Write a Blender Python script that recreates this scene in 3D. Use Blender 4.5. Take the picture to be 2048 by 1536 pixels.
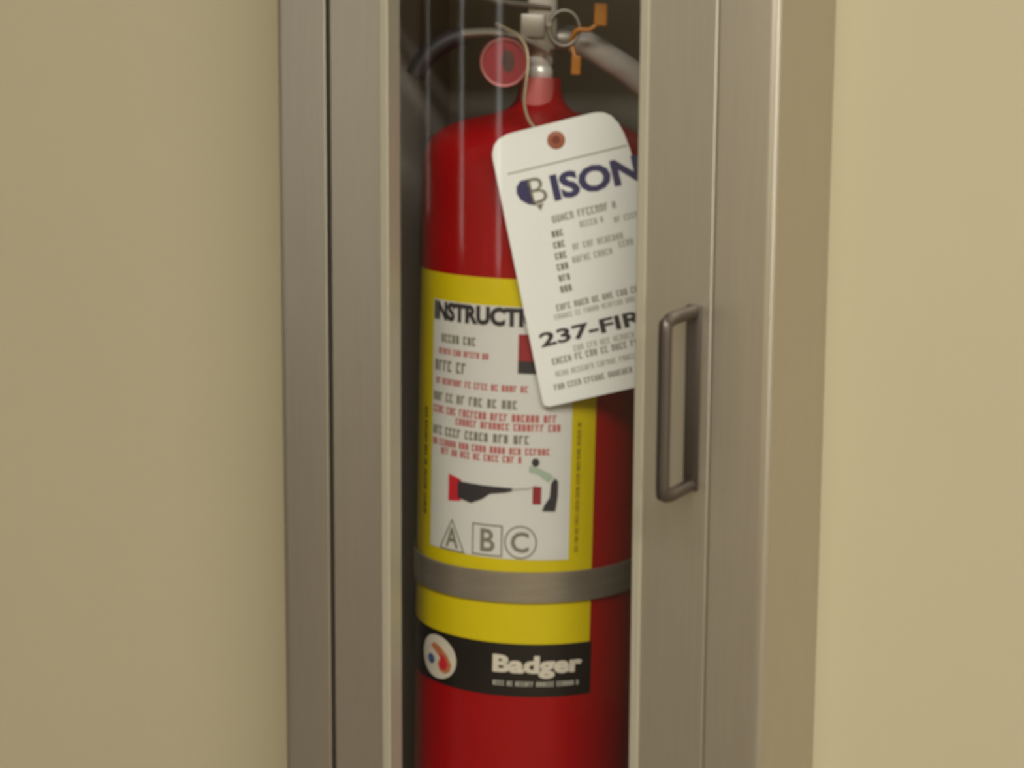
import bpy, bmesh, math, random
from mathutils import Vector, Matrix

scene = bpy.context.scene
for o in list(bpy.data.objects):
    bpy.data.objects.remove(o, do_unlink=True)
COL = scene.collection

# ------------------------------------------------------------------ camera
cam_d = bpy.data.cameras.new('camera')
cam = bpy.data.objects.new('camera', cam_d)
COL.objects.link(cam)
phi, th, roll = math.radians(24.0), math.radians(9.3), math.radians(0.33)
Fw = Vector((-math.sin(phi) * math.cos(th), math.cos(phi) * math.cos(th), -math.sin(th)))
Rt = Vector((math.cos(phi), math.sin(phi), 0))
Up = Rt.cross(Fw)
R2 = Rt * math.cos(roll) + Up * math.sin(roll)
U2 = -Rt * math.sin(roll) + Up * math.cos(roll)
cam.matrix_world = Matrix(((R2.x, U2.x, -Fw.x, 0.47044), (R2.y, U2.y, -Fw.y, -1.06686),
                           (R2.z, U2.z, -Fw.z, 1.39385), (0, 0, 0, 1)))
cam_d.sensor_width = 36.0
cam_d.lens = 36.0 * 4100 / 2048
cam_d.clip_start = 0.02
cam_d.dof.use_dof = True                            # the photograph is soft all over, near and far alike
cam_d.dof.focus_distance = 60.0
cam_d.dof.aperture_fstop = 36.0
scene.camera = cam

# ------------------------------------------------------------------ world, lamps, exposure
world = bpy.data.worlds.new('overcast_sky')
scene.world = world
world.use_nodes = True
bg = world.node_tree.nodes['Background']
bg.inputs['Color'].default_value = (0.97, 0.98, 0.95, 1)
bg.inputs['Strength'].default_value = 4.8


def ceiling_lamp(name, loc, sx, sy, watts, col=(1.0, 1.0, 0.985)):
    d = bpy.data.lights.new(name, 'AREA')
    d.shape = 'RECTANGLE'
    d.size, d.size_y, d.energy, d.color = sx, sy, watts, col
    o = bpy.data.objects.new(name, d)
    o.location = loc
    COL.objects.link(o)


ceiling_lamp('ceiling_strip_lamp', (1.28, -1.85, 2.68), 3.0, 0.40, 106)

vs = scene.view_settings
vs.view_transform = 'Standard'
vs.look = 'None'
vs.exposure = 0.0
vs.gamma = 1.0
vs.use_curve_mapping = False


# ------------------------------------------------------------------ helpers
def lin(r, g, b):
    def f(c):
        c /= 255.0
        return c / 12.92 if c <= 0.04045 else ((c + 0.055) / 1.055) ** 2.4
    return (f(r), f(g), f(b), 1.0)


def mat(name, col, rough=0.5, metal=0.0, noise=0.0, nscale=40.0, bump=0.0, bscale=300.0,
        stretch=(1, 1, 1), coat=0.0, spec=0.5):
    m = bpy.data.materials.new(name)
    m.use_nodes = True
    nt = m.node_tree
    b = nt.nodes['Principled BSDF']
    b.inputs['Base Color'].default_value = col
    b.inputs['Roughness'].default_value = rough
    b.inputs['Metallic'].default_value = metal
    b.inputs['Specular IOR Level'].default_value = spec
    b.inputs['Coat Weight'].default_value = coat
    b.inputs['Coat Roughness'].default_value = 0.12
    tc = nt.nodes.new('ShaderNodeTexCoord')
    mp = nt.nodes.new('ShaderNodeMapping')
    mp.inputs['Scale'].default_value = stretch
    nt.links.new(tc.outputs['Object'], mp.inputs['Vector'])
    if noise > 0:
        n = nt.nodes.new('ShaderNodeTexNoise')
        n.inputs['Scale'].default_value = nscale
        n.inputs['Detail'].default_value = 4
        nt.links.new(mp.outputs['Vector'], n.inputs['Vector'])
        r = nt.nodes.new('ShaderNodeValToRGB')
        lo, hi = 1 - noise, 1 + noise
        r.color_ramp.elements[0].position = 0.3
        r.color_ramp.elements[1].position = 0.7
        r.color_ramp.elements[0].color = (col[0] * lo, col[1] * lo, col[2] * lo, 1)
        r.color_ramp.elements[1].color = (min(1, col[0] * hi), min(1, col[1] * hi), min(1, col[2] * hi), 1)
        nt.links.new(n.outputs['Fac'], r.inputs['Fac'])
        nt.links.new(r.outputs['Color'], b.inputs['Base Color'])
    if bump > 0:
        n2 = nt.nodes.new('ShaderNodeTexNoise')
        n2.inputs['Scale'].default_value = bscale
        n2.inputs['Detail'].default_value = 3
        nt.links.new(mp.outputs['Vector'], n2.inputs['Vector'])
        bp = nt.nodes.new('ShaderNodeBump')
        bp.inputs['Strength'].default_value = bump
        bp.inputs['Distance'].default_value = 0.001
        nt.links.new(n2.outputs['Fac'], bp.inputs['Height'])
        nt.links.new(bp.outputs['Normal'], b.inputs['Normal'])
    return m


def clear_sheet(name, tint, rough, gain):
    """thin clear sheet: transparent body, Fresnel gloss on its outward faces"""
    m = bpy.data.materials.new(name)
    m.use_nodes = True
    nt = m.node_tree
    nt.nodes.clear()
    out = nt.nodes.new('ShaderNodeOutputMaterial')
    mix = nt.nodes.new('ShaderNodeMixShader')
    tr = nt.nodes.new('ShaderNodeBsdfTransparent')
    tr.inputs['Color'].default_value = tint
    gl = nt.nodes.new('ShaderNodeBsdfGlossy')
    gl.inputs['Roughness'].default_value = rough
    fr = nt.nodes.new('ShaderNodeFresnel')
    fr.inputs['IOR'].default_value = 1.5
    geo = nt.nodes.new('ShaderNodeNewGeometry')
    inv = nt.nodes.new('ShaderNodeMath'); inv.operation = 'SUBTRACT'
    inv.inputs[0].default_value = 1.0
    nt.links.new(geo.outputs['Backfacing'], inv.inputs[1])
    mu = nt.nodes.new('ShaderNodeMath'); mu.operation = 'MULTIPLY'
    nt.links.new(fr.outputs['Fac'], mu.inputs[0])
    nt.links.new(inv.outputs[0], mu.inputs[1])
    g = nt.nodes.new('ShaderNodeMath'); g.operation = 'MULTIPLY'; g.use_clamp = True
    g.inputs[1].default_value = gain
    nt.links.new(mu.outputs[0], g.inputs[0])
    nt.links.new(g.outputs[0], mix.inputs['Fac'])
    nt.links.new(tr.outputs[0], mix.inputs[1])
    nt.links.new(gl.outputs[0], mix.inputs[2])
    nt.links.new(mix.outputs[0], out.inputs['Surface'])
    return m


def link(name, me, m, parent=None, smooth=False):
    o = bpy.data.objects.new(name, me)
    COL.objects.link(o)
    if m is not None:
        me.materials.append(m)
    if parent is not None:
        o.parent = parent
    if smooth:
        for p in me.polygons:
            p.use_smooth = True
    return o


def build(name, bm, m, parent=None, smooth=False, autosmooth=None):
    bmesh.ops.recalc_face_normals(bm, faces=bm.faces[:])
    me = bpy.data.meshes.new(name)
    if autosmooth is not None:
        for e in bm.edges:
            if len(e.link_faces) == 2:
                e.smooth = e.calc_face_angle(0) < math.radians(autosmooth)
        smooth = True
    bm.to_mesh(me)
    bm.free()
    return link(name, me, m, parent, smooth)


def empty(name, mtx, label, cat):
    o = bpy.data.objects.new(name, None)
    o.empty_display_size = 0.05
    COL.objects.link(o)
    o.matrix_world = mtx
    o['label'] = label
    o['category'] = cat
    return o


def box(bm, x0, x1, y0, y1, z0, z1):
    v = [bm.verts.new(p) for p in ((x0, y0, z0), (x1, y0, z0), (x1, y1, z0), (x0, y1, z0),
                                   (x0, y0, z1), (x1, y0, z1), (x1, y1, z1), (x0, y1, z1))]
    for f in ((0, 3, 2, 1), (4, 5, 6, 7), (0, 1, 5, 4), (1, 2, 6, 5), (2, 3, 7, 6), (3, 0, 4, 7)):
        bm.faces.new([v[i] for i in f])
    return v


def bevbox(bm, x0, x1, y0, y1, z0, z1, w, seg=2):
    t = bmesh.new()
    box(t, x0, x1, y0, y1, z0, z1)
    bmesh.ops.bevel(t, geom=t.edges[:], offset=w, segments=seg, profile=0.5, affect='EDGES')
    merge(bm, t)


def merge(bm, t):
    me = bpy.data.meshes.new('tmp')
    t.to_mesh(me)
    t.free()
    bm.from_mesh(me)
    bpy.data.meshes.remove(me)


def sweep_rect(bm, prof, x0, x1, z0, z1):
    """closed profile of (outward offset, y) run round a rectangle with mitred corners"""
    rings = []
    for sx, sz, cx, cz in ((-1, -1, x0, z0), (1, -1, x1, z0), (1, 1, x1, z1), (-1, 1, x0, z1)):
        rings.append([bm.verts.new((cx + sx * o, y, cz + sz * o)) for o, y in prof])
    n = len(prof)
    for i in range(4):
        a, b = rings[i], rings[(i + 1) % 4]
        for k in range(n):
            bm.faces.new((a[k], a[(k + 1) % n], b[(k + 1) % n], b[k]))


def lathe(bm, prof, seg=64, cx=0.0, cy=0.0):
    """profile of (radius, z) turned about z; ends with radius 0 close"""
    rings = []
    for r, z in prof:
        if r < 1e-7:
            rings.append([bm.verts.new((cx, cy, z))])
        else:
            rings.append([bm.verts.new((cx + r * math.cos(2 * math.pi * i / seg),
                                        cy + r * math.sin(2 * math.pi * i / seg), z)) for i in range(seg)])
    for a, b in zip(rings, rings[1:]):
        for i in range(seg):
            j = (i + 1) % seg
            if len(a) == 1 and len(b) == 1:
                continue
            if len(a) == 1:
                bm.faces.new((a[0], b[i], b[j]))
            elif len(b) == 1:
                bm.faces.new((a[i], a[j], b[0]))
            else:
                bm.faces.new((a[i], a[j], b[j], b[i]))


def smooth_path(pts, n=8):
    out = []
    P = [Vector(p) for p in pts]
    for i in range(len(P) - 1):
        p0 = P[i - 1] if i else P[0] * 2 - P[1]
        p1, p2 = P[i], P[i + 1]
        p3 = P[i + 2] if i + 2 < len(P) else P[-1] * 2 - P[-2]
        for k in range(n):
            t = k / n
            out.append(0.5 * ((2 * p1) + (p2 - p0) * t + (2 * p0 - 5 * p1 + 4 * p2 - p3) * t * t
                              + (3 * p1 - p0 - 3 * p2 + p3) * t ** 3))
    out.append(P[-1])
    return out


def tube(bm, pts, rad, seg=12, closed=False, ry=None):
    """round (or, with ry, elliptical) tube along points"""
    pts = [Vector(p) for p in pts]
    n = len(pts)
    rings = []
    prev = None
    for i, p in enumerate(pts):
        if closed:
            d = (pts[(i + 1) % n] - pts[i - 1]).normalized()
        else:
            d = (pts[min(i + 1, n - 1)] - pts[max(i - 1, 0)]).normalized()
        if prev is None:
            ref = Vector((0, 1, 0)) if abs(d.y) < 0.9 else Vector((1, 0, 0))
            a = (ref - d * ref.dot(d)).normalized()
        else:
            a = (prev - d * prev.dot(d)).normalized()
        prev = a
        b = d.cross(a)
        r = rad[i] if isinstance(rad, (list, tuple)) else rad
        rb = r if ry is None else ry
        rings.append([bm.verts.new(p + a * (r * math.cos(2 * math.pi * k / seg))
                                   + b * (rb * math.sin(2 * math.pi * k / seg))) for k in range(seg)])
    m = n if closed else n - 1
    for i in range(m):
        A, B = rings[i], rings[(i + 1) % n]
        for k in range(seg):
            bm.faces.new((A[k], A[(k + 1) % seg], B[(k + 1) % seg], B[k]))
    if not closed:
        bm.faces.new(rings[0])
        bm.faces.new(list(reversed(rings[-1])))


# ---- flat print: everything is first laid out in (u, v) metres as a flat bmesh
def flat_text(s, u0, u1, v0, v1, bold=0.0, slant=0.0):
    cu = bpy.data.curves.new('t', 'FONT')
    cu.body = s
    cu.size = 1.0
    cu.offset = bold
    cu.shear = slant
    cu.resolution_u = 3
    ob = bpy.data.objects.new('t', cu)
    COL.objects.link(ob)
    dg = bpy.context.evaluated_depsgraph_get()
    me = bpy.data.meshes.new_from_object(ob.evaluated_get(dg))
    xs = [v.co.x for v in me.vertices]
    ys = [v.co.y for v in me.vertices]
    ax, bx, ay, by = min(xs), max(xs), min(ys), max(ys)
    for v in me.vertices:
        v.co = ((v.co.x - ax) / (bx - ax) * (u1 - u0) + u0, (v.co.y - ay) / (by - ay) * (v1 - v0) + v0, 0)
    bm = bmesh.new()
    bm.from_mesh(me)
    bpy.data.objects.remove(ob)
    bpy.data.curves.remove(cu)
    bpy.data.meshes.remove(me)
    return bm


def flat_poly(pts):
    bm = bmesh.new()
    bm.faces.new([bm.verts.new((p[0], p[1], 0)) for p in pts])
    return bm


def flat_rect(u0, u1, v0, v1):
    return flat_poly(((u0, v0), (u1, v0), (u1, v1), (u0, v1)))


def ell(cu, cv, ru, rv, n=32, a0=0.0, a1=2 * math.pi):
    return [(cu + ru * math.cos(a0 + (a1 - a0) * i / n), cv + rv * math.sin(a0 + (a1 - a0) * i / n))
            for i in range(n + (0 if abs(a1 - a0 - 2 * math.pi) < 1e-6 else 1))]


def flat_outline(pts, w):
    """a closed line of width w drawn along a convex outline"""
    c = Vector((sum(p[0] for p in pts) / len(pts), sum(p[1] for p in pts) / len(pts)))
    bm = bmesh.new()
    n = len(pts)
    P = [Vector(p) for p in pts]
    inner = []
    for i in range(n):
        e1 = (P[i] - P[i - 1]).normalized()
        e2 = (P[(i + 1) % n] - P[i]).normalized()
        n1 = Vector((-e1.y, e1.x)); n2 = Vector((-e2.y, e2.x))
        m = (n1 + n2).normalized()
        k = w / max(0.3, m.dot(n1))
        q = P[i] + m * k
        if (q - c).length > (P[i] - c).length:
            q = P[i] - m * k
        inner.append(q)
    a = [bm.verts.new((p.x, p.y, 0)) for p in P]
    b = [bm.verts.new((p.x, p.y, 0)) for p in inner]
    for i in range(n):
        j = (i + 1) % n
        bm.faces.new((a[i], a[j], b[j], b[i]))
    return bm


def small_print(u0, u1, v0, h, seed, weight=0.16):
    """a row of letter-like strokes too small to read"""
    rnd = random.Random(seed)
    bm = bmesh.new()
    cw = h * 0.62
    t = h * weight

    def q(a, b, c, d):
        bm.faces.new([bm.verts.new(p) for p in ((a, c, 0), (b, c, 0), (b, d, 0), (a, d, 0))])
    u = u0
    left = rnd.randint(2, 6)
    while u + cw < u1:
        if left == 0:
            left = rnd.randint(2, 7)
            u += cw * 0.75
            continue
        w = cw * 0.74
        k = rnd.randint(0, 5)
        q(u, u + t, v0, v0 + h)
        if k in (0, 2, 4):
            q(u + w - t, u + w, v0, v0 + h)
        if k in (1, 2, 3, 5):
            q(u + t, u + w, v0 + h - t, v0 + h)
        if k in (1, 3, 4):
            q(u + t, u + w, v0, v0 + t)
        if k in (0, 3, 5):
            q(u + t, u + w - t, v0 + h * 0.45, v0 + h * 0.45 + t)
        u += cw
        left -= 1
    return bm


def wrap(bm, rad, step=0.003):
    """flat (u, v) print -> cylinder of radius rad; u is arc length right of the front line, v is height"""
    us = [v.co.x for v in bm.verts]
    a = math.ceil(min(us) / step)
    while a * step < max(us):
        bmesh.ops.bisect_plane(bm, geom=bm.verts[:] + bm.edges[:] + bm.faces[:],
                               plane_co=(a * step, 0, 0), plane_no=(1, 0, 0))
        a += 1
    for v in bm.verts:
        b = v.co.x / BR
        v.co = (rad * math.sin(b), -rad * math.cos(b), v.co.y)
    for f in bm.faces:
        f.normal_update()
        c = f.calc_center_median()
        if f.normal.x * c.x + f.normal.y * c.y < 0:
            f.normal_flip()
    return bm


def raw(name, bm, m, parent):
    me = bpy.data.meshes.new(name)
    bm.to_mesh(me)
    bm.free()
    return link(name, me, m, parent)


# ------------------------------------------------------------------ materials
M = {}
M['wall'] = mat('beige_wall_paint', lin(184, 173, 141), 0.62, noise=0.012, nscale=6, bump=0.06, bscale=260)
M['white_paint'] = mat('ceiling_paint', lin(200, 196, 186), 0.8, noise=0.01, nscale=5)
M['floor'] = mat('vinyl_floor', lin(126, 115, 99), 0.45, noise=0.06, nscale=14)
M['trim'] = mat('window_trim_paint', lin(200, 196, 186), 0.5, noise=0.01, nscale=20)
M['alu'] = mat('satin_aluminium', lin(192, 183, 168), 0.35, 0.85, noise=0.03, nscale=26, stretch=(30, 30, 1),
               bump=0.02, bscale=60)
M['bead'] = mat('bead_aluminium', lin(176, 168, 146), 0.5, 0.35, noise=0.02, nscale=26, stretch=(30, 30, 1))
M['dark_metal'] = mat('dark_pull_metal', lin(104, 95, 88), 0.42, 0.9, noise=0.03, nscale=60)
M['tub'] = mat('cabinet_inside_paint', lin(170, 161, 150), 0.6, noise=0.03, nscale=20)
M['glass'] = clear_sheet('clear_acrylic', (0.95, 0.955, 0.945, 1), 0.06, 0.8)
M['pane'] = clear_sheet('window_glass', (0.96, 0.97, 0.97, 1), 0.0, 1.2)
M['red'] = mat('red_enamel', lin(158, 6, 14), 0.32, noise=0.03, nscale=30, coat=0.08, spec=0.3)
M['yellow'] = mat('yellow_vinyl', lin(214, 190, 10), 0.38, noise=0.02, nscale=60)
M['panel'] = mat('white_vinyl', lin(218, 213, 206), 0.45, noise=0.015, nscale=60)
M['black'] = mat('black_vinyl', lin(26, 20, 19), 0.4, noise=0.04, nscale=60)
M['ink_dark'] = mat('dark_ink', lin(52, 46, 48), 0.6, noise=0.03, nscale=300)
M['ink_grey'] = mat('grey_ink', lin(130, 123, 106), 0.6, noise=0.03, nscale=300)
M['ink_red'] = mat('red_ink', lin(188, 92, 88), 0.6, noise=0.03, nscale=300)
M['ink_solid_red'] = mat('bright_red_ink', lin(200, 30, 44), 0.6, noise=0.03, nscale=300)
M['ink_white'] = mat('cream_ink', lin(214, 202, 184), 0.6, noise=0.03, nscale=300)
M['ink_orange'] = mat('orange_ink', lin(190, 110, 70), 0.6, noise=0.03, nscale=300)
M['ink_blue'] = mat('blue_ink', lin(62, 84, 130), 0.6, noise=0.03, nscale=300)
M['ink_green'] = mat('pale_green_ink', lin(168, 182, 160), 0.6, noise=0.03, nscale=300)
M['ink_olive'] = mat('olive_ink', lin(150, 128, 20), 0.6, noise=0.03, nscale=300)
M['ink_navy'] = mat('navy_ink', lin(54, 48, 92), 0.6, noise=0.03, nscale=300)
M['ink_pale'] = mat('pale_grey_ink', lin(176, 172, 158), 0.6, noise=0.03, nscale=300)
M['card'] = mat('tag_card', lin(242, 239, 233), 0.75, noise=0.012, nscale=40, bump=0.03, bscale=500)
M['eyelet'] = mat('reddish_fibre', lin(164, 92, 66), 0.6, noise=0.06, nscale=200)
M['hole'] = mat('eyelet_shade', lin(126, 52, 36), 0.7, noise=0.06, nscale=200)
M['steel'] = mat('valve_metal', lin(160, 150, 138), 0.42, 0.6, noise=0.04, nscale=90)
M['chrome'] = mat('nickel_collar', lin(226, 221, 210), 0.3, 0.25, noise=0.02, nscale=90)
M['handle'] = mat('handle_steel', lin(178, 168, 152), 0.34, 0.55, noise=0.04, nscale=90)
M['wire'] = mat('tan_wire', lin(186, 164, 132), 0.45, 0.3, noise=0.05, nscale=200)
M['hose'] = mat('hose_rubber', lin(178, 166, 156), 0.45, noise=0.06, nscale=160, bump=0.05, bscale=400)
M['seal'] = mat('amber_plastic', lin(186, 112, 14), 0.35, noise=0.05, nscale=200)
M['strap'] = mat('strap_steel', lin(172, 160, 146), 0.42, 0.7, noise=0.06, nscale=50, stretch=(1, 1, 8))
M['gauge_red'] = mat('gauge_red', lin(150, 42, 50), 0.35, noise=0.04, nscale=200)
M['dial_brown'] = mat('dial_brown', lin(84, 52, 44), 0.5, noise=0.04, nscale=200)
M['rubber'] = mat('black_rubber', lin(44, 36, 36), 0.55, noise=0.04, nscale=120)
M['neck_shine'] = mat('highlight_pink', lin(204, 104, 100), 0.4, noise=0.05, nscale=120)  # lit tone of the red neck, put into the colour
M['gauge_pink'] = mat('gauge_bezel', lin(176, 104, 100), 0.35, 0.3, noise=0.04, nscale=200)

# ------------------------------------------------------------------ the room
RX0, RX1, RY, RH = -5.0, 3.2, -3.2, 2.7
HX0, HX1, HZ0, HZ1 = -0.104, 0.161, 0.891, 1.519      # hole for the cabinet box


def structure(o):
    o['kind'] = 'structure'
    return o


bm = bmesh.new()
box(bm, RX0, HX0, 0, 0.16, 0, RH)
box(bm, HX1, RX1, 0, 0.16, 0, RH)
box(bm, HX0, HX1, 0, 0.16, 0, HZ0)
box(bm, HX0, HX1, 0, 0.16, HZ1, RH)
bmesh.ops.remove_doubles(bm, verts=bm.verts[:], dist=1e-6)
structure(build('wall_back', bm, M['wall']))
bm = bmesh.new(); box(bm, RX0 - 0.15, RX1 + 0.15, RY - 0.15, 0.16, -0.1, 0)
structure(build('floor', bm, M['floor']))
bm = bmesh.new(); box(bm, RX0 - 0.15, RX1 + 0.15, RY - 0.15, 0.16, RH, RH + 0.1)
structure(build('ceiling', bm, M['white_paint']))
bm = bmesh.new(); box(bm, RX0 - 0.15, RX0, RY - 0.15, 0.16, 0, RH)
structure(build('wall_left', bm, M['wall']))
SY0, SY1 = -1.50, -0.72                             # window in the side wall
bm = bmesh.new()
box(bm, RX1, RX1 + 0.15, RY - 0.15, SY0, 0, RH)
box(bm, RX1, RX1 + 0.15, SY1, 0.16, 0, RH)
box(bm, RX1, RX1 + 0.15, SY0, SY1, 0, 0.86)
box(bm, RX1, RX1 + 0.15, SY0, SY1, 2.25, RH)
structure(build('wall_right', bm, M['wall']))
bm = bmesh.new()
for y0, y1, z0, z1 in ((SY0, SY1, 0.86, 0.89), (SY0, SY1, 2.22, 2.25), (SY0, SY0 + 0.03, 0.89, 2.22), (SY1 - 0.03, SY1, 0.89, 2.22)):
    box(bm, RX1 + 0.05, RX1 + 0.11, y0, y1, z0, z1)
wf = structure(build('window_4', bm, M['trim']))
bm = bmesh.new(); box(bm, RX1 + 0.078, RX1 + 0.084, SY0 + 0.02, SY1 - 0.02, 0.88, 2.23)
build('pane', bm, M['pane'], wf)
# opposite wall with a row of tall narrow windows
WINS = [(-4.25, 0.24), (-2.74, 0.20), (-1.68, 0.17)]
WZ0, WZ1 = 0.86, 2.25
bm = bmesh.new()
box(bm, RX0, RX1, RY - 0.15, RY, 0, WZ0)
box(bm, RX0, RX1, RY - 0.15, RY, WZ1, RH)
xs = [RX0]
for c, w in WINS:
    xs += [c - w / 2, c + w / 2]
xs.append(RX1)
for i in range(0, len(xs), 2):
    box(bm, xs[i], xs[i + 1], RY - 0.15, RY, WZ0, WZ1)
structure(build('wall_front', bm, M['wall']))
for k, (c, w) in enumerate(WINS):
    bm = bmesh.new()
    sweep_rect(bm, [(0, RY - 0.11), (0, RY - 0.05), (-0.02, RY - 0.05), (-0.02, RY - 0.11)],
               c - w / 2, c + w / 2, WZ0, WZ1)
    wf = structure(build('window_%d' % (k + 1), bm, M['trim']))
    bm = bmesh.new(); box(bm, c - w / 2 + 0.015, c + w / 2 - 0.015, RY - 0.085, RY - 0.079, WZ0 + 0.015, WZ1 - 0.015)
    build('pane', bm, M['pane'], wf)
bm = bmesh.new(); bevbox(bm, RX0, RX1, -0.012, 0, 0, 0.10, 0.003)
structure(build('baseboard_back', bm, M['trim']))

# ------------------------------------------------------------------ the cabinet
CX = 0.0285
cab = empty('extinguisher_cabinet', Matrix.Translation((CX, 0, 0.86)),
            'semi-recessed satin aluminium cabinet on the beige wall, narrow clear window in its door', 'cabinet')


def cpart(name, bm, m, parent=cab, **k):
    for v in bm.verts:
        v.co.x -= CX
        v.co.z -= 0.86
    return build(name, bm, m, parent, **k)


FX0, FX1, FZ0, FZ1 = -0.084, 0.1412, 0.885, 1.525
YF = -0.075
arc = [(0.0262 + 0.006 * math.sin(a), -0.069 - 0.006 * math.cos(a)) for a in [math.radians(d) for d in range(0, 91, 10)]]
prof = [(-0.008, -0.0575), (0.0, -0.0575), (0.0, -0.0746), (0.0004, YF)] + arc + \
       [(0.0388, -0.0004), (0.0350, -0.0004), (0.0300, -0.064), (0.003, -0.070), (0.003, -0.0555), (-0.008, -0.0555)]
bm = bmesh.new()
sweep_rect(bm, prof, FX0, FX1, FZ0, FZ1)
cpart('face_frame', bm, M['alu'], autosmooth=25)

bm = bmesh.new()                                   # open-fronted inner box
w = 0.0015
box(bm, -0.102, 0.159, 0.115, 0.115 + w, 0.893, 1.517)
box(bm, -0.102, -0.102 + w, -0.053, 0.115, 0.893, 1.517)
box(bm, 0.159 - w, 0.159, -0.053, 0.115, 0.893, 1.517)
box(bm, -0.102 + w, 0.159 - w, -0.053, 0.115, 0.893, 0.893 + w)
box(bm, -0.102 + w, 0.159 - w, -0.053, 0.115, 1.517 - w, 1.517)
cpart('inner_box', bm, M['tub'])

DX0, DX1, DZ0, DZ1 = FX0 + 0.0024, FX1 - 0.0005, FZ0 + 0.002, FZ1 - 0.002
OX0, OX1, OZ0, OZ1 = -0.0462, 0.1004, 0.925, 1.485
bm = bmesh.new()
bw = 0.0005
rings = []
for (x0, x1, z0, z1, y) in ((OX0, OX1, OZ0, OZ1, -0.0605), (OX0, OX1, OZ0, OZ1, YF + bw),
                            (OX0 - bw, OX1 + bw, OZ0 - bw, OZ1 + bw, YF),
                            (DX0 + 0.0012, DX1 - 0.0012, DZ0 + 0.0012, DZ1 - 0.0012, YF), (DX0, DX1, DZ0, DZ1, YF + 0.0012),
                            (DX0, DX1, DZ0, DZ1, -0.0605)):
    rings.append([bm.verts.new(p) for p in ((x0, y, z0), (x1, y, z0), (x1, y, z1), (x0, y, z1))])
for i in range(len(rings)):
    a, b = rings[i], rings[(i + 1) % len(rings)]
    for k in range(4):
        bm.faces.new((a[k], a[(k + 1) % 4], b[(k + 1) % 4], b[k]))
door = cpart('door', bm, M['alu'])

bm = bmesh.new()                                   # bead that holds the clear pane
sweep_rect(bm, [(-0.0012, -0.0615), (-0.0012, -0.0757), (-0.0006, -0.0763), (0.0034, -0.0763), (0.004, -0.0757),
                (0.004, -0.0745), (0.0002, -0.0745), (0.0002, -0.0615)], OX0, OX1, OZ0, OZ1)
cpart('glazing_bead', bm, M['bead'], door)

bm = bmesh.new()                                   # bowed clear window
GC, GH, GB = (OX0 + OX1) / 2, (OX1 - OX0) / 2 - 0.0014, 0.0118
GR = (GH * GH + GB * GB) / (2 * GB)
outer, inner = [], []
ang = math.asin(GH / GR)
NG = 48
for i in range(NG + 1):
    a = -ang + 2 * ang * i / NG
    for lst, rr in ((outer, GR), (inner, GR - 0.002)):
        lst.append([bm.verts.new((GC + rr * math.sin(a), -0.0622 + (GR - GB) - rr * math.cos(a), z))
                    for z in (OZ0 + 0.0014, OZ1 - 0.0014)])
for i in range(NG):
    bm.faces.new((outer[i][0], outer[i + 1][0], outer[i + 1][1], outer[i][1]))
    bm.faces.new((inner[i + 1][0], inner[i][0], inner[i][1], inner[i + 1][1]))
    for k in (0, 1):
        bm.faces.new((outer[i][k], inner[i][k], inner[i + 1][k], outer[i + 1][k]))
for i in (0, NG):
    bm.faces.new((outer[i][0], outer[i][1], inner[i][1], inner[i][0]))
g = cpart('window_pane', bm, M['glass'], door, autosmooth=30)
g['label'] = 'clear bowed acrylic window'

bm = bmesh.new()                                   # D-shaped pull
HXc = 0.1312
bevbox(bm, HXc - 0.0040, HXc + 0.0040, -0.0770, -0.0748, 1.1672, 1.2647, 0.0006)
HD = -0.0018
loop = [(HXc, -0.0765, 1.2630), (HXc - 0.0004, -0.092, 1.2630), (HXc - 0.0008, -0.106, 1.2629), (HXc - 0.0012, -0.1135, 1.2612),
        (HXc - 0.0013, -0.1155, 1.2565), (HXc - 0.0013, -0.1155, 1.2180), (HXc - 0.0013, -0.1155, 1.1790),
        (HXc - 0.0012, -0.1135, 1.1743), (HXc - 0.0008, -0.106, 1.1725), (HXc - 0.0004, -0.092, 1.1724), (HXc, -0.0765, 1.1724)]
tube(bm, [(p.x, p.y, p.z + HD) for p in smooth_path(loop, 4)], 0.0035, 12)
h = cpart('pull_handle', bm, M['dark_metal'], door, autosmooth=40)
h['label'] = 'dark grey D-shaped pull'

# ------------------------------------------------------------------ the extinguisher
BR = 0.0665
EXT = Matrix(((0.917601, -0.397233, 0.014682, -0.004404), (0.397182, 0.917718, 0.006355, 0.018094),
              (-0.015998, 0.0, 0.999872, 0.896), (0, 0, 0, 1)))
ZS = 0.004   # the base sits this far lower than the heights measured below
ext = empty('fire_extinguisher', EXT,
            'red fire extinguisher with yellow instruction label, standing behind the clear cabinet window', 'fire extinguisher')


def ept(name, bm, m, parent=ext, **k):
    for v in bm.verts:
        v.co.z += ZS
    return build(name, bm, m, parent, **k)


def eprint(name, bm, rad, m, parent, step=0.003):
    wrap(bm, rad, step)
    for v in bm.verts:
        v.co.z += ZS
    return raw(name, bm, m, parent)


def U(deg):
    return math.radians(deg) * BR


bm = bmesh.new()
prof = [(0, 0.002), (0.048, 0.002), (0.050, -ZS), (0.058, -ZS), (0.0645, 0.003), (BR, 0.010)]
prof += [(BR, 0.02 + 0.41 * i / 20) for i in range(20)]
prof += [(BR, 0.4270), (0.0660, 0.4325), (0.0645, 0.4380), (0.0618, 0.4425), (0.0575, 0.4465), (0.0515, 0.4497),
         (0.0440, 0.4525), (0.0350, 0.4548), (0.0265, 0.4566), (0.0205, 0.4585), (0.0165, 0.4612), (0.0138, 0.4650),
         (0.0126, 0.4700), (0.0120, 0.4755), (0.0114, 0.4775), (0, 0.4775)]
lathe(bm, prof, 96)
ept('cylinder_body', bm, M['red'], autosmooth=40)

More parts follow.
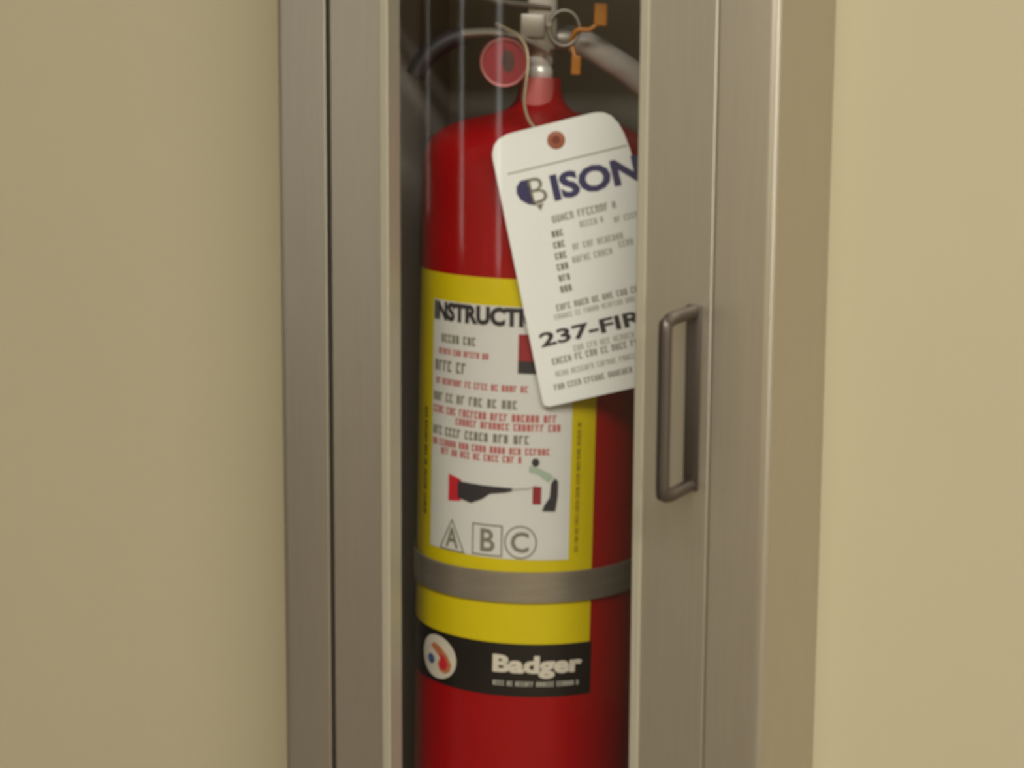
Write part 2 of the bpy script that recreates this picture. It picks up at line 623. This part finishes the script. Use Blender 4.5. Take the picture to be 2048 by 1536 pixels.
bm = bmesh.new()                                   # pink shell on the neck, its colour stands in for the highlight
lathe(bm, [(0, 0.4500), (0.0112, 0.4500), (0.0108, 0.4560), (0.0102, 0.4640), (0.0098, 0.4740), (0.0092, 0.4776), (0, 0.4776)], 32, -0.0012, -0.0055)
sl = ept('neck_highlight', bm, M['neck_shine'], autosmooth=40)
sl['label'] = 'pinkish painted highlight on the red neck'
bm = bmesh.new()
prof = [(0, 0.4770), (0.0066, 0.4770), (0.0072, 0.4778), (0.0072, 0.4822), (0.0064, 0.4832), (0.0064, 0.4848),
        (0.0074, 0.4860), (0.0074, 0.4925), (0.0066, 0.4938), (0, 0.4938)]
lathe(bm, prof, 32)
c = ept('collar', bm, M['chrome'], autosmooth=40)

bm = bmesh.new()                                   # valve block with its side port and cap
bevbox(bm, -0.0085, 0.0092, -0.012, 0.012, 0.4930, 0.5290, 0.002)
t = bmesh.new(); lathe(t, [(0, 0), (0.0075, 0), (0.0075, 0.010), (0.0065, 0.0115), (0, 0.0115)], 24)
bmesh.ops.rotate(t, verts=t.verts[:], cent=(0, 0, 0), matrix=Matrix.Rotation(math.radians(90), 3, 'Y'))
bmesh.ops.translate(t, verts=t.verts[:], vec=(0.0085, 0.004, 0.4995))
merge(bm, t)
bevbox(bm, -0.0120, 0.0020, -0.0150, -0.0105, 0.5000, 0.5130, 0.001)
ept('valve', bm, M['steel'], autosmooth=35)

bm = bmesh.new()                                   # carrying handle: stamped strip that droops at its far end
P = smooth_path([(0.004, -0.006, 0.4925), (-0.006, -0.007, 0.4972), (-0.016, -0.008, 0.5008), (-0.030, -0.009, 0.5020), (-0.045, -0.010, 0.5010)], 6)
tube(bm, P, 0.0090, 16, ry=0.0028)
hd = ept('carry_handle', bm, M['handle'], autosmooth=50)
bm = bmesh.new()
P = smooth_path([(-0.0440, -0.010, 0.5005), (-0.052, -0.010, 0.4975), (-0.060, -0.010, 0.4925), (-0.0670, -0.010, 0.4850), (-0.0710, -0.010, 0.4770)], 6)
tube(bm, P, 0.0098, 16, ry=0.0058)
gr = ept('grip', bm, M['rubber'], hd, autosmooth=50)
gr['label'] = 'dark drooping end grip'
bm = bmesh.new()                                   # squeeze lever rising out above it
P = smooth_path([(0.004, -0.006, 0.5165), (-0.010, -0.008, 0.5180), (-0.026, -0.009, 0.5200), (-0.045, -0.010, 0.5260),
                 (-0.068, -0.010, 0.5370), (-0.085, -0.010, 0.5385)], 6)
tube(bm, P, 0.0085, 16, ry=0.0020)
ept('squeeze_lever', bm, M['steel'], autosmooth=50)

# pressure gauge, dial towards the room
bm = bmesh.new()
GA = Matrix.Translation((-0.0205, -0.0225, 0.4857)) @ Matrix.Rotation(math.radians(90), 4, 'X')


def on_gauge(t):
    bmesh.ops.transform(t, matrix=GA, verts=t.verts[:])
    return t


lathe(bm, [(0, -0.012), (0.008, -0.012), (0.0125, -0.008), (0.0140, -0.006), (0.0140, 0.001), (0.0132, 0.0022), (0.0122, 0.0020),
           (0.0120, 0.0004), (0, 0.0004)], 40)
on_gauge(bm)
tube(bm, [(-0.0205, -0.012, 0.4857), (-0.012, -0.006, 0.4925), (-0.004, 0.0, 0.5000)], 0.0045, 12)
gauge = ept('pressure_gauge', bm, M['gauge_pink'], autosmooth=40)
t = bmesh.new()
fl = flat_poly(ell(0, 0, 0.0119, 0.0119, 40)); merge(t, fl)
for v in t.verts:
    v.co.z = 0.0006
on_gauge(t)
ept('dial', t, M['gauge_red'], gauge)
t = flat_poly(ell(0.0022, 0.0006, 0.0036, 0.0062, 24))
for v in t.verts:
    v.co.z = 0.0009
on_gauge(t)
ept('dial_mark', t, M['dial_brown'], gauge)
t = flat_poly([(-0.0007, -0.002), (0.0007, -0.002), (0.0003, 0.0095), (-0.0003, 0.0095)])
for v in t.verts:
    v.co.z = 0.0012
on_gauge(t)
ept('needle', t, M['ink_dark'], gauge)

bm = bmesh.new()                                   # pull pin and its wire ring
ring = [(0.0128 + 0.0085 * math.sin(a), -0.0150, 0.5055 + 0.0098 * math.cos(a)) for a in
        [2 * math.pi * i / 40 for i in range(40)]]
tube(bm, ring, 0.0010, 8, closed=True)
tube(bm, [(0.0040, -0.0170, 0.5075), (0.0045, 0.014, 0.5075)], 0.0016, 10)
ept('pull_pin', bm, M['steel'], autosmooth=50)

bm = bmesh.new()                                   # discharge hose, curving out and down beside the body
P = smooth_path([(0.018, 0.004, 0.4990), (0.028, 0.003, 0.4955), (0.040, 0.003, 0.4885), (0.0540, 0.004, 0.4795), (0.0680, 0.006, 0.4660),
                 (0.0775, 0.010, 0.4450), (0.0795, 0.013, 0.4100), (0.0795, 0.014, 0.3300), (0.0795, 0.014, 0.2300)], 8)
tube(bm, P, 0.0078, 16)
hose = ept('hose', bm, M['hose'], autosmooth=50)
bm = bmesh.new()
lathe(bm, [(0, 0.150), (0.0075, 0.150), (0.0090, 0.152), (0.0082, 0.226), (0.0094, 0.230), (0.0094, 0.238), (0, 0.238)], 24, 0.0795, 0.014)
ept('nozzle', bm, M['black'], hose, autosmooth=40)

# ---- printed label
label = None
bm = flat_rect(U(-112), U(32), 0.1618, 0.3688)
label = eprint('label', bm, BR + 0.0002, M['yellow'], ext)
label['label'] = 'yellow instruction label with black band'
eprint('black_band', flat_rect(U(-112), U(33.2), 0.1312, 0.1620), BR + 0.0003, M['black'], label)
eprint('white_panel', flat_rect(U(-58.5), U(19.2), 0.2110, 0.3535), BR + 0.0004, M['panel'], label)
PR = BR + 0.0006
eprint('header_lettering', flat_text('INSTRUCTIONS', U(-57.5), U(17), 0.3422, 0.3530, 0.055), PR, M['ink_dark'], label)
ROWS = [(-51, -28, .3300, .0048, 'ink_grey'), (-53, -20, .3232, .0034, 'ink_red'), (-56, -31, .3135, .0062, 'ink_grey'),
        (-55, -1, .3060, .0036, 'ink_red'), (-57, -6, .2962, .0050, 'ink_grey'), (-57, 14, .2893, .0042, 'ink_red'),
        (-40, 15, .2842, .0040, 'ink_red'), (-57, 0, .2768, .0050, 'ink_grey'), (-57, 10, .2708, .0038, 'ink_red'),
        (-50, -3, .2660, .0038, 'ink_red')]
for i, (a, b, z, hh, mk) in enumerate(ROWS):
    eprint('text_line', small_print(U(a), U(b), z, hh, 11 + i, 0.22), PR, M[mk], label)
# small upright extinguisher pictogram beside the first lines
eprint('pictogram', flat_rect(U(-7.5), U(3), 0.3235, 0.3385), PR, M['gauge_red'], label)
eprint('pictogram', flat_rect(U(-7.5), U(4), 0.3165, 0.3235), PR, M['ink_dark'], label)
# spray pictogram: red flame block, dark plume, thin jet, stooping figure
eprint('pictogram', flat_poly([(U(-44), .2400), (U(-36), .2412), (U(-36), .2535), (U(-44), .2555)]), PR, M['ink_solid_red'], label)
eprint('pictogram', flat_poly([(U(-38), .2430), (U(-30), .2410), (U(-24), .2440), (U(-20), .2475), (U(-12), .2490), (U(-9), .2500),
                               (U(-9), .2518), (U(-20), .2520), (U(-38), .2525)]), PR + 0.0001, M['ink_dark'], label)
eprint('pictogram', flat_poly([(U(-9), .2503), (U(-1), .2512), (U(3), .2535), (U(3), .2541), (U(-1), .2522), (U(-9), .2516)]), PR, M['ink_pale'], label)
eprint('pictogram', flat_poly(ell(U(1.9), .2668, .0022, .0024, 16)), PR, M['ink_dark'], label)
eprint('pictogram', flat_poly([(U(-1), .2648), (U(3), .2640), (U(9), .2605), (U(11), .2580), (U(8), .2555), (U(3), .2600), (U(-1), .2610)]),
       PR, M['ink_green'], label)
eprint('pictogram', flat_rect(U(.8), U(5), .2430, .2530), PR, M['gauge_red'], label)
eprint('pictogram', flat_poly([(U(8), .2390), (U(12), .2390), (U(13), .2480), (U(13), .2560), (U(11.5), .2580), (U(9.5), .2550),
                               (U(9), .2470), (U(6.5), .2425), (U(5.5), .2392)]), PR + 0.0001, M['ink_dark'], label)
# class marks: A in a triangle, B in a square, C in a circle
hw = 0.0095
eprint('class_mark', flat_outline([(U(-50), .2112), (U(-33), .2112), (U(-41.2), .2302)], 0.0009), PR, M['ink_grey'], label)
eprint('class_letter', flat_text('A', U(-45.5), U(-37), .2132, .2248, 0.02), PR, M['ink_grey'], label)
eprint('class_mark', flat_outline([(U(-29), .2118), (U(-13.2), .2118), (U(-13.2), .2300), (U(-29), .2300)], 0.0009), PR, M['ink_grey'], label)
eprint('class_letter', flat_text('B', U(-24.5), U(-17), .2142, .2275, 0.02), PR, M['ink_grey'], label)
eprint('class_mark', flat_outline(ell(U(-4.4), .2209, .0092, .0096, 40), 0.0009), PR, M['ink_grey'], label)
eprint('class_letter', flat_text('C', U(-9.2), U(-.4), .2150, .2270, 0.025), PR, M['ink_grey'], label)
# upright small print in the yellow borders
for (a, z0, z1, mk, sd, hh) in ((-66.5, .2280, .2920, 'ink_dark', 5, .0034), (22, .2150, .2900, 'ink_olive', 8, .0022)):
    t = small_print(0, z1 - z0, 0, hh, sd, 0.2)
    for v in t.verts:
        v.co = (U(a) + hh - v.co.y, z0 + v.co.x, 0)
    eprint('border_print', t, BR + 0.0005, M[mk], label)
# black band: roundel with a flame, brand lettering and a line under it
eprint('roundel', flat_poly(ell(U(-50.3), .1465, .0155, .0128, 40)), PR, M['ink_white'], label)
eprint('roundel_flame', flat_poly([(U(-56), .1520), (U(-53), .1545), (U(-48), .1530), (U(-43), .1490), (U(-40), .1440), (U(-41), .1400),
                                   (U(-44), .1378), (U(-48.5), .1390), (U(-50), .1430), (U(-48), .1465), (U(-52), .1495)]), PR + 0.0001, M['ink_orange'], label)
eprint('roundel_flame', flat_poly([(U(-49), .1490), (U(-45), .1480), (U(-42.5), .1440), (U(-43.5), .1405), (U(-47), .1395), (U(-49), .1420),
                                   (U(-47.5), .1455)]), PR + 0.0002, M['ink_solid_red'], label)
eprint('roundel_drop', flat_poly(ell(U(-55.5), .1440, .0036, .0030, 20)), PR + 0.0001, M['ink_blue'], label)
eprint('band_lettering', flat_text('Badger', U(-16.8), U(28), .1420, .1554, 0.045), PR, M['ink_white'], label)
eprint('band_small_print', small_print(U(-16.5), U(27.5), .1374, .0028, 77, 0.24), PR, M['ink_pale'], label)

# ------------------------------------------------------------------ bracket strap round the body
STR = EXT @ Matrix.Translation((0, 0, 0.195 + ZS)) @ Matrix.Rotation(math.radians(-0.9), 4, 'Y')
strap = empty('bracket_strap', STR, 'grey metal bracket strap wrapped round the red extinguisher below its white panel', 'bracket')
bm = bmesh.new()
seg = 96
ri, ro, zh = BR + 0.0011, BR + 0.0019, 0.0090
rings = []
for i in range(seg):
    a = 2 * math.pi * i / seg
    rings.append([bm.verts.new((r_ * math.cos(a), r_ * math.sin(a), z_)) for r_, z_ in
                  ((ri, -zh), (ro, -zh + 0.0004), (ro, zh - 0.0004), (ri, zh))])
for i in range(seg):
    a, b = rings[i], rings[(i + 1) % seg]
    for k in range(4):
        bm.faces.new((a[k], a[(k + 1) % 4], b[(k + 1) % 4], b[k]))
build('band', bm, M['strap'], strap, autosmooth=40)
bm = bmesh.new()                                   # arm back to the cabinet
bevbox(bm, -0.012, 0.012, BR + 0.0018, BR + 0.0080, -0.020, 0.020, 0.001)
build('back_plate', bm, M['strap'], strap)

# ------------------------------------------------------------------ inspection tag
EY = Vector((0.0091, -0.0712, 0.4453))
TAGM = EXT @ Matrix.Translation((EY.x, EY.y, EY.z + ZS))
tag = empty('inspection_tag', TAGM, 'white card inspection tag hanging aslant in front of the red extinguisher', 'tag')


def L(x, z):
    return (x - EY.x, z - EY.z)


outl = [L(-0.0251, .4380), L(-0.0250, .4350), L(0.0050, .3030), L(0.0060, .3000), L(0.0090, .2993), L(0.0770, .3165), L(0.0795, .3190),
        L(0.0792, .3215), L(0.0548, .4245), L(0.0522, .4318), L(0.0490, .4415), L(0.0455, .4500), L(0.0425, .4550), L(0.0385, .4590),
        L(0.0340, .4608), L(0.0290, .4605), L(-0.0135, .4490), L(-0.0180, .4476), L(-0.0220, .4450), L(-0.0243, .4418)]
bm = bmesh.new()
f0 = [bm.verts.new((p[0], 0.0003, p[1])) for p in outl]
f1 = [bm.verts.new((p[0], -0.0003, p[1])) for p in outl]
bm.faces.new(f0)
bm.faces.new(list(reversed(f1)))
for i in range(len(outl)):
    j = (i + 1) % len(outl)
    bm.faces.new((f0[i], f0[j], f1[j], f1[i]))
build('card', bm, M['card'], tag)
bm = bmesh.new()
lathe(bm, [(0.0022, 0.0009), (0.0040, 0.0009), (0.0049, 0.0003), (0.0049, -0.0003), (0.0022, -0.0003), (0.0022, 0.0009)], 32)
bmesh.ops.rotate(bm, verts=bm.verts[:], cent=(0, 0, 0), matrix=Matrix.Rotation(math.radians(90), 3, 'X'))
ey = build('eyelet', bm, M['eyelet'], tag, autosmooth=40)
ey['label'] = 'reddish brown eyelet'
bm = bmesh.new()
merge(bm, flat_poly(ell(0, 0, 0.0024, 0.0024, 24)))
for v in bm.verts:
    v.co = (v.co.x, -0.0005, v.co.y)
build('eyelet_hole', bm, M['hole'], ey)
bm = bmesh.new()                                   # wire that ties it to the handle


def W(x, y, z):
    return (x - EY.x, y - EY.y, z - EY.z)


P = smooth_path([W(.0091, -.0700, .4453), W(.0030, -.0680, .4475), W(-.0050, -.0620, .4540), W(-.0085, -.0520, .4640), W(-.0078, -.0430, .4760), W(-.0070, -.0390, .4860), W(-.0085, -.0360, .4945),
                 W(-.0130, -.0310, .5005), W(-.0200, -.0220, .5045), W(-.0250, -.0120, .5066), W(-.0250, 0, .5060), W(-.0200, .004, .4950), W(-.0100, .002, .4850)], 8)
tube(bm, P, 0.0009, 8)
wi = build('tie_wire', bm, M['wire'], tag, autosmooth=60)

TA = math.atan2(0.0117, 0.0442)                    # slope of the tag's top edge


def tprint(name, t, m, x, z, lift=0.0005):
    """flat print placed with its own origin at tag-plane point (x, z), turned with the tag"""
    c, s = math.cos(TA), math.sin(TA)
    for v in t.verts:
        u_, v_ = v.co.x, v.co.y
        v.co = (x - EY.x + u_ * c - v_ * s, -lift, z - EY.z + u_ * s + v_ * c)
    for f in t.faces:
        f.normal_update()
        if f.normal.y > 0:
            f.normal_flip()
    return raw(name, t, m, tag)


tprint('rule', flat_rect(0, 0.066, 0, 0.0009), M['ink_pale'], -0.0165, 0.4260)
# name line: emblem-like first letter, then the rest
tprint('lettering', flat_text('ISON', 0.0, 0.0490, 0, 0.0146, 0.042), M['ink_navy'], 0.0093, 0.4122)
tprint('lettering', flat_text('B', 0.0062, 0.0155, 0, 0.0142, -0.004), M['ink_grey'], -0.0090, 0.4085)
cres = [(0.0076, 0.0140), (0.0030, 0.0142), (0.0002, 0.0115), (-0.0006, 0.0080), (0.0008, 0.0040), (0.0042, 0.0008), (0.0085, -0.0008),
        (0.0072, 0.0030), (0.0066, 0.0060), (0.0072, 0.0090), (0.0064, 0.0110)]
tprint('emblem', flat_poly(cres), M['ink_navy'], -0.0090, 0.4085)
tprint('emblem', flat_poly([(0.0085, -0.0006), (0.0125, -0.0004), (0.0100, -0.0042)]), M['ink_grey'], -0.0090, 0.4085)
TROWS = [(.0085, .4005, .038, .0040, 'ink_grey', .16), (.0235, .3985, .014, .0032, 'ink_pale', .2), (.0420, .4015, .014, .0032, 'ink_pale', .2),
         (.0200, .3860, .030, .0034, 'ink_pale', .2), (.0200, .3790, .026, .0034, 'ink_pale', .2), (.0450, .3880, .012, .0034, 'ink_pale', .2)]
for i, (x, z, w_, hh, mk, wt) in enumerate(TROWS):
    tprint('text_line', small_print(0, w_, 0, hh, 40 + i, wt), M[mk], x, z)
for i in range(6):                                 # short column of entries at the left
    tprint('entry', small_print(0, 0.0085, 0, 0.0036, 60 + i, 0.24), M['ink_grey'], 0.0085 + 0.0011 * i, 0.3925 - 0.0060 * i)
for i, (x, z, w_, hh, mk) in enumerate([(.0120, .3525, .052, .0034, 'ink_grey'), (.0110, .3475, .052, .0028, 'ink_pale'),
                                        (.0220, .3305, .046, .0032, 'ink_pale'), (.0105, .3225, .050, .0036, 'ink_grey'),
                                        (.0125, .3160, .052, .0030, 'ink_pale'), (.0120, .3085, .060, .0032, 'ink_grey')]):
    tprint('text_line', small_print(0, w_, 0, hh, 80 + i, 0.18), M[mk], x, z)
tprint('lettering', flat_text('237-FIRE', 0, 0.0660, 0, 0.0082, 0.03), M['ink_dark'], 0.0040, 0.3318)

# ------------------------------------------------------------------ amber tamper seal on the pull pin
SEAL = EXT @ Matrix.Translation((0.0185, -0.016, 0.5035 + ZS))
seal = empty('tamper_seal', SEAL, 'amber plastic tamper seal looped through the pull pin ring', 'seal')
S0 = Vector((0.0185, -0.016, 0.5035))


def SV(x, y, z):
    return (x - S0.x, y - S0.y, z - S0.z)


bm = bmesh.new()
tube(bm, smooth_path([SV(.0320, -.016, .5090), SV(.0270, -.017, .5050), SV(.0210, -.0170, .5048), SV(.0180, -.0160, .5020), SV(.0172, -.0130, .4970),
                      SV(.0190, -.0150, .4900), SV(.0197, -.0160, .4850)], 6), 0.0014, 10)
build('loop', bm, M['seal'], seal, autosmooth=60)
bm = bmesh.new()
bevbox(bm, *[a for a in (0.0292 - S0.x, 0.0366 - S0.x, -0.0180 - S0.y, -0.0148 - S0.y, 0.5070 - S0.z, 0.5195 - S0.z)], 0.0008)
build('flag', bm, M['seal'], seal)
bm = bmesh.new()
bevbox(bm, *[a for a in (0.0172 - S0.x, 0.0225 - S0.x, -0.0180 - S0.y, -0.0140 - S0.y, 0.4795 - S0.z, 0.4905 - S0.z)], 0.0008)
build('lock_head', bm, M['seal'], seal)
